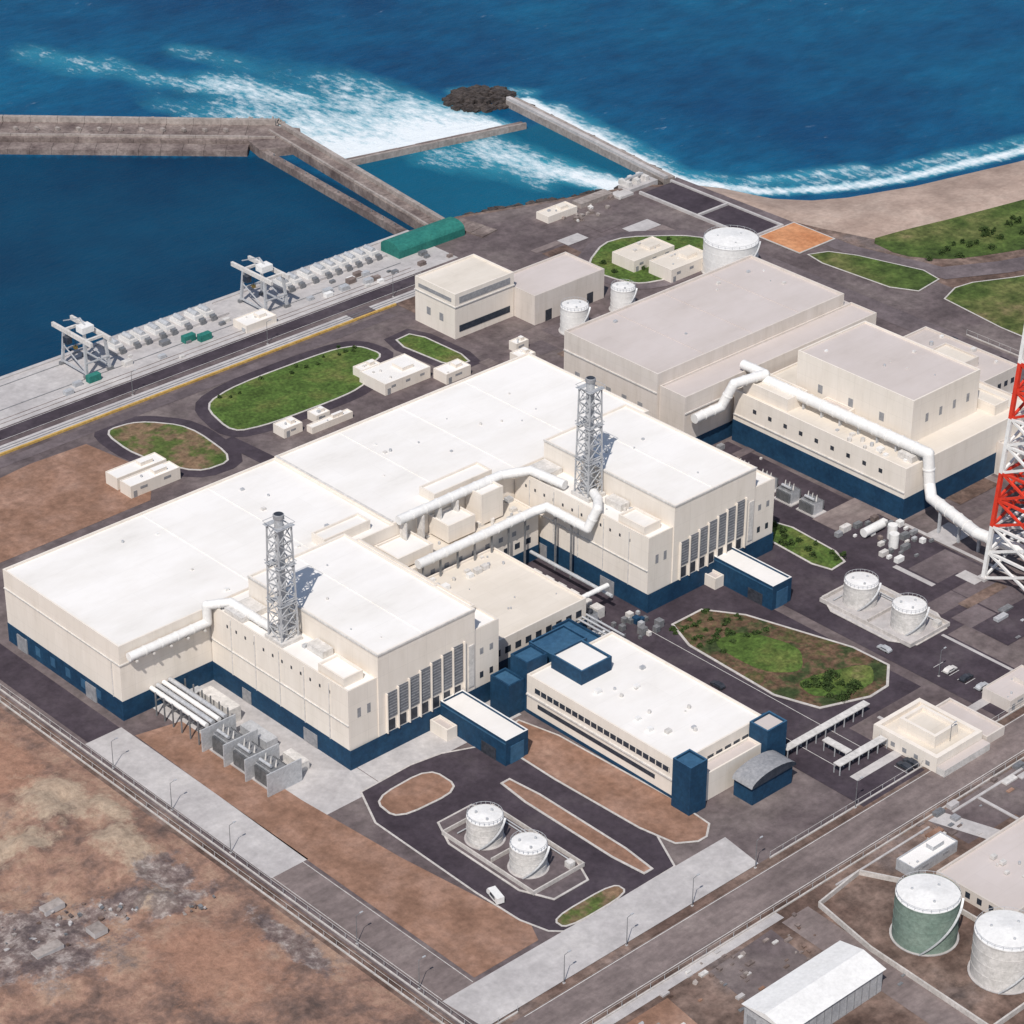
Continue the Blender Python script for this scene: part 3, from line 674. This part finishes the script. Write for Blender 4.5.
b.box(-11,-7,40,54,0,5,OFFW); b.box(-11,-8,56,59,0,3,STEELL); b.box(-12,-8,22,34,0,3.6,STEELL); b.box(-11,-8,8,16,0,3,OFFW)
b.done()
for i in range(4): transformer(202,8+i*10,6,4,4.5)
for i in range(3): transformer(189,30+i*9,5,4,4)
b=B("yard_equipment")
for i in range(46):
    x=random.uniform(197,218);y=random.uniform(-32,-2) if i<34 else random.uniform(45,60);s=random.uniform(.6,2.0)
    b.box(x,x+s*random.uniform(1,2.2),y,y+s,.1,s,random.choice((OFFW,WHITE,STEELL,STEEL,STEEL,LOUV,CAIS)))
b.tube((206,-22,.1),(206,-22,5),1.6,WHITE,16); b.tube((210,-18,.1),(210,-18,5),1.6,WHITE,16); b.tube((203,-12,2),(212,-12,2),1.5,WHITE,16)
b.done()
b=B("pipe_rack")
for k in range(3): b.pipe([(93+k*1.6,5,8+k*.2),(93+k*1.6,-11,8+k*.2)],.35,STEELL,8,False)
b.pipe([(63,-1,4),(98,-1,4)],.8,WHITE)
for y in range(-10,6,5): b.beam((92,y,0),(92,y,8),.3,STEEL); b.beam((97.6,y,0),(97.6,y,8),.3,STEEL); b.beam((92,y,7.6),(97.6,y,7.6),.3,STEEL)
b.done()

# ------------------------------------------------------------ quay : gantry cranes, intakes
def gantry(x,y,name="gantry_crane"):
    b=B(name); h=13; lx=5; ly=7.5
    for sx in (-lx,lx):
        for sy in (-ly,ly):
            b.beam((x+sx,y+sy,.2),(x+sx*.85,y+sy*.85,h),.9,STEELL); b.box(x+sx-1.2,x+sx+1.2,y+sy-.6,y+sy+.6,.1,1.2,STEEL)
        b.beam((x+sx,y-ly,1.6),(x+sx,y+ly,1.6),.6,STEELL); b.beam((x+sx*.8,y-ly-3,h+.5),(x+sx*.8,y+ly+6,h+.5),1.0,OFFW,1.6)
        b.beam((x+sx,y-ly,2),(x+sx*.9,y+ly*.9,h*.6),.35,STEELL)
    for sy in (-ly*.85,ly*.85): b.beam((x-lx*.8,y+sy,h+.6),(x+lx*.8,y+sy,h+.6),.9,OFFW)
    for sy in (-ly,ly): b.beam((x-lx,y+sy,5.5),(x+lx,y+sy,5.5),.5,STEELL)
    b.box(x-2.5,x+2.5,y-3,y+1,h+1.4,h+3.8,WHITE); b.box(x-lx-1,x-lx+1.2,y+2,y+4.5,h-3.2,h-.6,GLASS)
    b.beam((x,y+ly+5,h+.8),(x,y+2,h+5.5),.35,STEELL); b.beam((x,y-1,h+3.8),(x,y+2,h+5.5),.5,STEELL)
    b.tube((x,y+6,h),(x,y+6,h-7),.08,DARK,6); b.box(x-.6,x+.6,y+5.4,y+6.6,h-8,h-7,YEL)
    b.done()
gantry(91,255);gantry(170,253)
def intake(x0,x1,name="intake_screen_row"):
    b=B(name); b.box(x0,x1,255,266,.06,1.0,CONC)
    x=x0+1
    while x<x1-4:
        b.box(x,x+3.6,257,264,1,2.6,WHITE,OFFW); b.tube((x+1.8,258,2.8),(x+1.8,263,2.8),1.1,STEELL,12)
        b.box(x+.8,x+2.8,254.2,256,.06,2.2,STEEL); x+=5+random.choice((0,0,1.5))
    b.beam((x0,265.6,2),(x1,265.6,2),.15,STEELL)
    for k in range(int((x1-x0)/3)): b.beam((x0+k*3,265.6,1),(x0+k*3,265.6,2),.12,STEELL)
    b.done()
intake(104,155);intake(182,232)
b=B("quay_equipment")
for i in range(44):
    x=random.uniform(60,250);y=random.uniform(237,251);s=random.uniform(.8,2.4)
    if abs(x-91)<8 or abs(x-170)<8 : continue
    b.box(x,x+s*1.6,y,y+s,.06,s*.8,random.choice((OFFW,STEELL,WHITE,STEEL,CAIS,STEEL)))
for (x,y) in ((128,246),(133,243),(84,243)): b.box(x,x+5,y,y+2.4,.06,2.6,GREENT)
b.done()
b=B("crane_rails")
for y in (247,262.5): b.box(-400,100 if y>250 else 232,y-.15,y+.15,.06,.22,STEEL)
for y in (238.5,241): b.box(-400,232,y-.12,y+.12,.06,.16,CAIS)
for y in (222.2,223.7): b.box(-400,232,y-.12,y+.12,.06,.2,STEEL)
b.done()
b=B("quay_edge_coping"); b.box(-600,254,266.5,268.2,-4,.5,CONC); 
for x in range(-400,254,9): b.box(x,x+.8,268.2,268.8,-3.5,-.2,RUBB)
b.done()

# ------------------------------------------------------------ breakwaters
def wall_line(b,pts,w,z,mat,par=None,step=6,side=1,pm=None):
    for (ax,ay),(bx,by) in zip(pts,pts[1:]):
        d=Vector((bx-ax,by-ay)); L=d.length; d/=L; nrm=Vector((-d.y,d.x))
        k=int(L/step)
        for i in range(k):
            p=Vector((ax,ay))+d*(L*i/k); q=Vector((ax,ay))+d*(L*(i+1)/k-.12); dz=random.uniform(-.1,.1)
            pts4=[p-nrm*w/2,q-nrm*w/2,q+nrm*w/2,p+nrm*w/2]
            b.prism([tuple(v_) for v_ in pts4],-8,z+dz,mat)
            if par:
                o=nrm*side*(w/2-1.2)
                pts4=[p+o-nrm*1,q+o-nrm*1,q+o+nrm*1,p+o+nrm*1]; b.prism([tuple(v_) for v_ in pts4],z-.2,z+par,pm or mat)
b=B("breakwater")
wall_line(b,[(-40,688),(195,466),(279,384)],20,.6,CAIS,2.4,11,1,CAISL)
wall_line(b,[(-40,677),(194,456),(275,378)],1.2,1.6,CAISL,None,11)
wall_line(b,[(-48,674),(182,456),(262,380)],8,-.6,CAIS,None,9,1)
wall_line(b,[(282,386),(265,262)],9,.8,CAIS,1.8,9,1,CAISL)
wall_line(b,[(278.2,386),(261.6,262)],1,1.6,CAISL,None,9)
b.prism([(262,372),(279,364),(290,380),(281,394),(266,388)],-8,.75,CAIS)
wall_line(b,[(273,262),(276,244)],9,.6,CAIS)
for i in range(46):
    q=i/46; b.box(-30+q*300,-28.6+q*300,676-q*285,678-q*285,.7,2.0,CAISL)
b.done()
b=B("tetrapod_armour")
for i in range(700):
    q=random.random(); s=random.uniform(1.2,2.4)
    ax,ay,bx,by=(-40,688,195,466) if q<.6 else (195,466,283,386) 
    tt=random.random(); off=random.uniform(10.5,17); x=ax+(bx-ax)*tt+off*.7;y=ay+(by-ay)*tt+off*.7; z=-2.8+(17-off)*.45*random.random()
    for k in range(4):
        a=random.random()*6.28; e=random.uniform(-.5,1)
        b.tube((x,y,z),(x+s*math.cos(a)*math.cos(e),y+s*math.sin(a)*math.cos(e),z+s*math.sin(e)),.55,CAISL,6,.35)
b.done()
b=B("inner_jetty"); wall_line(b,[(264,372),(253,268)],3.0,.2,CAIS,None,8); 
for i in range(12): y=276+i*8; x=253+(y-268)*.106; b.tube((x,y,.2),(x,y,1.2),.3,STEEL,8)
b.done()
b=B("overflow_weir"); wall_line(b,[(283,342),(368,323)],4,-.8,CAIS,None,8); wall_line(b,[(283,340.5),(368,321.5)],1.2,-.2,CAISL,None,8); b.done()
b=B("discharge_jetty"); wall_line(b,[(382,346),(369,236)],6.0,.2,CAISL,1.3,7,-1,CONC); b.done()
b=B("rock_armour")
for i in range(430):
    if i<230: a=random.random()*6.28; rr=16*math.sqrt(random.random()); x=376+rr*math.cos(a)*1.0;y=360+rr*math.sin(a)*.9; zz=-3+ (1-rr/16)*2.6
    elif i<300: tt=random.random(); x=386-12*tt+random.uniform(-1,1);y=346-105*tt;zz=-3.3
    else: tt=random.random(); x=280+85*tt+random.uniform(-3,3); y=266-(x-280)*.33+random.uniform(-1,4); zz=-2.6
    b.rock(x,y,zz,random.uniform(.9,2.2),ROCK)
b.done()
b=B("outfall_structure"); b.box(346,362,236,243,-5,1.5,CONC); b.box(338,346,234,240,-5,1,CONC); b.box(347,349,238,244,1.5,3.5,OFFW); b.box(352,354,238,244,1.5,3.5,OFFW); b.box(357,359,238,244,1.5,3.5,OFFW); b.beam((348,241,4),(358,241,4),.8,STEELL)
b.box(320,338,238,243,0,2,CAISL)
for i in range(20): b.rock(random.uniform(300,345),random.uniform(228,240),.5,random.uniform(.5,1.3),random.choice((CAISL,OFFW,CAIS)))
b.done()

# ------------------------------------------------------------ lower-right structures
b=B("open_top_basin_building")
b.bld(119,139,-111,-88,5,WALL,ROOFT,pt=1.4,ph=1.4); b.bld(124,134,-106,-93,7.4,WALL,ROOFT,z0=3.6,pt=1,ph=1.2); b.bld(140,148,-112,-92,3,WALL2,ROOFG); b.winrow('x',119,-110,-89,5,1.2,2.6,.35,LOUV); b.box(119,139,-114,-111.1,0,2.4,OFFW,ROOFG); b.done()
b=B("long_warehouse"); b.box(1,36,-162,-148,0,7,STEELL,WHITE)
b.add([(0.4,-162.6,7),(36.6,-162.6,7),(36.6,-155,8.6),(0.4,-155,8.6),(0.4,-147.4,7),(36.6,-147.4,7)],[(0,1,2,3),(3,2,5,4),(0,3,4),(1,5,2)],WHITE)
for k in range(12): b.box(3+k*2.8,3.3+k*2.8,-162.1,-162,0,6.9,LOUV)
for k in range(3): b.box(.9,1,-161+k*4.5,-158+k*4.5,0,4.5,LOUV)
b.done()
b=B("flat_roof_depot"); b.bld(80,118,-168,-143,4,WALL2,ROOFG); b.winrow('x',80,-167,-144,6,1.2,3,.4,GLASS); vents(b,84,114,-163,-146,3.5,10); b.done()
shed("low_building",77,95,-138,-132,3.5,STEELL,ROOF)
shed("low_building",158,176,-106,-96,4,WALL2,ROOFG); shed("low_building",172,186,-122,-112,4,WALL2,ROOFG); shed("low_building",200,214,-94,-84,3.5,WALL2,ROOFG)
shed("low_building",148,156,-132,-124,3.5,WALL2,ROOFG); shed("low_building",212,228,-108,-98,4,WALL2,ROOFG)
b=B("construction_material")
cc=(OFFW,STEELL,STEEL,CONC,CAIS,DIRT,CAIS,STEEL,DIRTD,RUBB,LOUV)
for i in range(320):
    x=random.uniform(90,230);y=random.uniform(-175,-124) if random.random()<.75 else random.uniform(-97,-66)
    if y>-100 and x<188: continue
    if 76<x<120 and y<-136: continue
    s=random.uniform(.5,2.2); c=random.choice(cc)
    b.box(x,x+s*random.uniform(1,3),y,y+s,.05,s*random.uniform(.2,.7),c)
for i in range(260):
    x=random.uniform(-40,110);y=random.uniform(-165,-124.5); s=random.uniform(.4,1.3)
    if -2<x<38 and y<-145 or 44<x<98: continue
    if random.random()<.5: b.box(x,x+s*2,y,y+s,.02,s*.5,random.choice(cc))
    else: b.rock(x,y,.2,s*.6,random.choice((CAIS,CAISL,DIRTD)))
b.done()
sheet("gravel_yard",[(100,-124),(240,-124),(240,-180),(120,-180),(120,-138),(100,-138)],PAVE,2)
sheet("haul_road",[(38,-127),(48,-127),(40,-300),(28,-300)],ROADG,3)
sheet("haul_road",[(100,-124),(106,-124),(150,-260),(144,-260)],CONC,3.6)
sheet("gravel_patch",[(-36,-128),(-5,-128),(-8,-150),(-40,-160)],DIRT,1); sheet("gravel_patch",[(10,-128),(34,-127),(32,-143),(8,-144)],PAVE,1)
sheet("gravel_patch",[(130,-128),(165,-127),(170,-160),(132,-158)],ASPHM,3)
b=B("cable_trench_covers")
for (x0,x1,y0,y1) in ((108,230,-126.4,-125.6),(118,119,-140,-126.5),(150,151,-160,-133),(120,149,-146,-145.2),(128,129,-88,-82),(60,98,-126.4,-125.8)): b.box(x0,x1,y0,y1,.05,.35,CONC)
b.done()

def fence(name,pts,h=2.2,st=5):
    b=B(name)
    for (ax,ay),(bx,by) in zip(pts,pts[1:]):
        L=math.hypot(bx-ax,by-ay);k=max(1,int(L/st)); b.beam((ax,ay,.2),(bx,by,.2),.4,KERB,.4); b.beam((ax,ay,h),(bx,by,h),.07,OFFW)
        for i in range(k+1): q=i/k; b.beam((ax+(bx-ax)*q,ay+(by-ay)*q,0),(ax+(bx-ax)*q,ay+(by-ay)*q,h),.10,STEELL)
    b.done()
fence("perimeter_fence",[(-49,200),(-49,-107),(-36,-107)]); fence("perimeter_fence",[(-52.5,200),(-52.5,-128)])
fence("perimeter_fence",[(-36,-123),(330,-123)]); fence("perimeter_fence",[(56,-106.4),(330,-106.4)])
fence("perimeter_fence",[(344,-100),(344,60)])

lp=[(-48,y) for y in (45,18,-8,-60,-84)]+[(x,-106.7) for x in (-20,2,26,50,90,130)]+[(x,225.8) for x in (30,90,150,210)]+[(158,-80)]
for x,y in lp:
    b=B("street_lamp"); b.tube((x,y,0),(x,y,9),.13,STEEL,8,.08); b.beam((x,y,9),(x+1.6,y,9.3),.1,STEEL); b.box(x+1.2,x+2.2,y-.2,y+.2,9.2,9.4,STEELL); b.box(x-.3,x+.3,y-.3,y+.3,0,.3,CONC); b.done()

def car(x,y,rot,paint,L=4.6,W=1.8,van=False):
    b=B("parked_van" if van else "parked_car"); h=2.2 if van else 1.4
    prof=[(-L/2,.35),(L/2,.35),(L/2,.8),(L*.28,.95),(L*.14,h),(-L*.32,h),(-L*.46,.95),(-L/2,.9)] if not van else [(-L/2,.35),(L/2,.35),(L/2,1.1),(L*.38,h),(-L/2,h)]
    c,s=math.cos(rot),math.sin(rot); n=len(prof)
    P=lambda u,v,z:(x+u*c-v*s,y+u*s+v*c,z+.15)
    vs=[P(u,-W/2,z) for u,z in prof]+[P(u,W/2,z) for u,z in prof]
    b.add(vs,[tuple(range(n)),tuple(range(2*n-1,n-1,-1))]+[(i,n+i,n+(i+1)%n,(i+1)%n) for i in range(n)],paint)
    for v in (-W/2-.01,W/2+.01): b.add([P(-L*.3,v,.98),P(L*.2,v,.98),P(L*.12,v,h-.12),P(-L*.28,v,h-.12)],[(0,1,2,3)],GLASS)
    for u in (-L*.3,L*.3):
        for v in (-W/2,W/2): p=Vector(P(u,v*1.02,.2)); q=Vector(P(u,v*.8,.2)); b.tube(p,q,.33,RUBB,10)
    b.done()
cols=[WHITE,OFFW,STEEL,DARK,STEELL]
car(-9.5,-70,1.3,WHITE,6,2.2,van=True)
for (x,y,r) in ((106,-40,1.57),(157,-60,1.57),(336,60,1.57)): car(x,y,r,random.choice(cols))
for i in range(4): car(162.5+random.uniform(-.2,.2),-98.5+i*6,0,random.choice(cols))
for i in range(7): car(114.5+i*2.8,-103.5,1.57,random.choice(cols))

def shrub(b,x,y,r,h,z=.4):
    b.tube((x,y,0),(x,y,z+h*.5),.12,BARK,5,.05)
    for k in range(3): a=k*2.1+x; b.tube((x,y,z+h*.2),(x+r*.5*math.cos(a),y+r*.5*math.sin(a),z+h*.7),.07,BARK,4,.03)
    n=int(90*r)
    for _ in range(n):
        a=random.random()*6.28; q=random.random()**.5; e=random.random(); rr=r*q*(1-.5*e*e)*(1+.3*math.sin(3*a+x))
        p=Vector((x+rr*math.cos(a),y+rr*math.sin(a),z+e*h)); s=random.uniform(.18,.42)
        u=Vector((random.gauss(0,1),random.gauss(0,1),random.gauss(0,.6))).normalized(); w=u.cross(Vector((random.gauss(0,1),random.gauss(0,1),random.gauss(0,1)))).normalized()
        b.add([p-u*s,p+w*s*.7,p+u*s,p-w*s*.7],[(0,1,2,3)],LEAF)
b=B("shrub_bed")
for i in range(26): shrub(b,random.uniform(124,136),random.uniform(-70,-56),random.uniform(.8,2),random.uniform(.8,2.2))
for i in range(34): shrub(b,random.uniform(117,140),random.uniform(-30,-9),random.uniform(.6,1.3),random.uniform(.6,1.2))
for i in range(18): shrub(b,random.uniform(180,190),random.uniform(-16,14),random.uniform(.6,1.5),1.3)
b.done()
b=B("shrub_bed")
for i in range(14): shrub(b,random.uniform(103,172),random.uniform(200,206),random.uniform(.5,1.0),.8)
for i in range(20): shrub(b,random.uniform(285,325),random.uniform(175,195),random.uniform(.6,1.5),1.3)
for i in range(40): shrub(b,random.uniform(384,480),random.uniform(102,116),random.uniform(.6,2),1.6)
b.done()

# ------------------------------------------------------------ light, sky, camera
SUN=Vector((-.62,-.42,0)).normalized(); el=math.radians(52)
D=Vector((SUN.x*math.cos(el),SUN.y*math.cos(el),math.sin(el)))
w=bpy.data.worlds.new("World"); SC.world=w; w.use_nodes=True
t=w.node_tree; sk=t.nodes.new("ShaderNodeTexSky"); sk.sky_type='NISHITA'; sk.sun_disc=False; sk.sun_elevation=el; sk.sun_rotation=math.atan2(D.x,D.y)
t.links.new(sk.outputs[0],t.nodes["Background"].inputs[0]); t.nodes["Background"].inputs[1].default_value=.10
l=bpy.data.lights.new("sun","SUN"); l.energy=4.0; l.angle=math.radians(.5); l.color=(1,.945,.88)
o=bpy.data.objects.new("sun",l); o.rotation_euler=D.to_track_quat('Z','Y').to_euler(); COL.objects.link(o)
cd=bpy.data.cameras.new("camera"); cd.sensor_width=36; cd.lens=2746.9/1024*36; cd.clip_start=5; cd.clip_end=60000
o=bpy.data.objects.new("camera",cd); COL.objects.link(o)
r=Vector((.73302208,-.68018597,.005067));u=Vector((.33308272,.3654313,.86920416));f=Vector((.59307211,.63545811,-.49442741))
M=Matrix((( r.x,u.x,-f.x,-395.9),(r.y,u.y,-f.y,-489.5),(r.z,u.z,-f.z,440),(0,0,0,1)))
o.matrix_world=M; SC.camera=o
SC.view_settings.view_transform='Standard'; SC.view_settings.look='None'; SC.view_settings.exposure=0
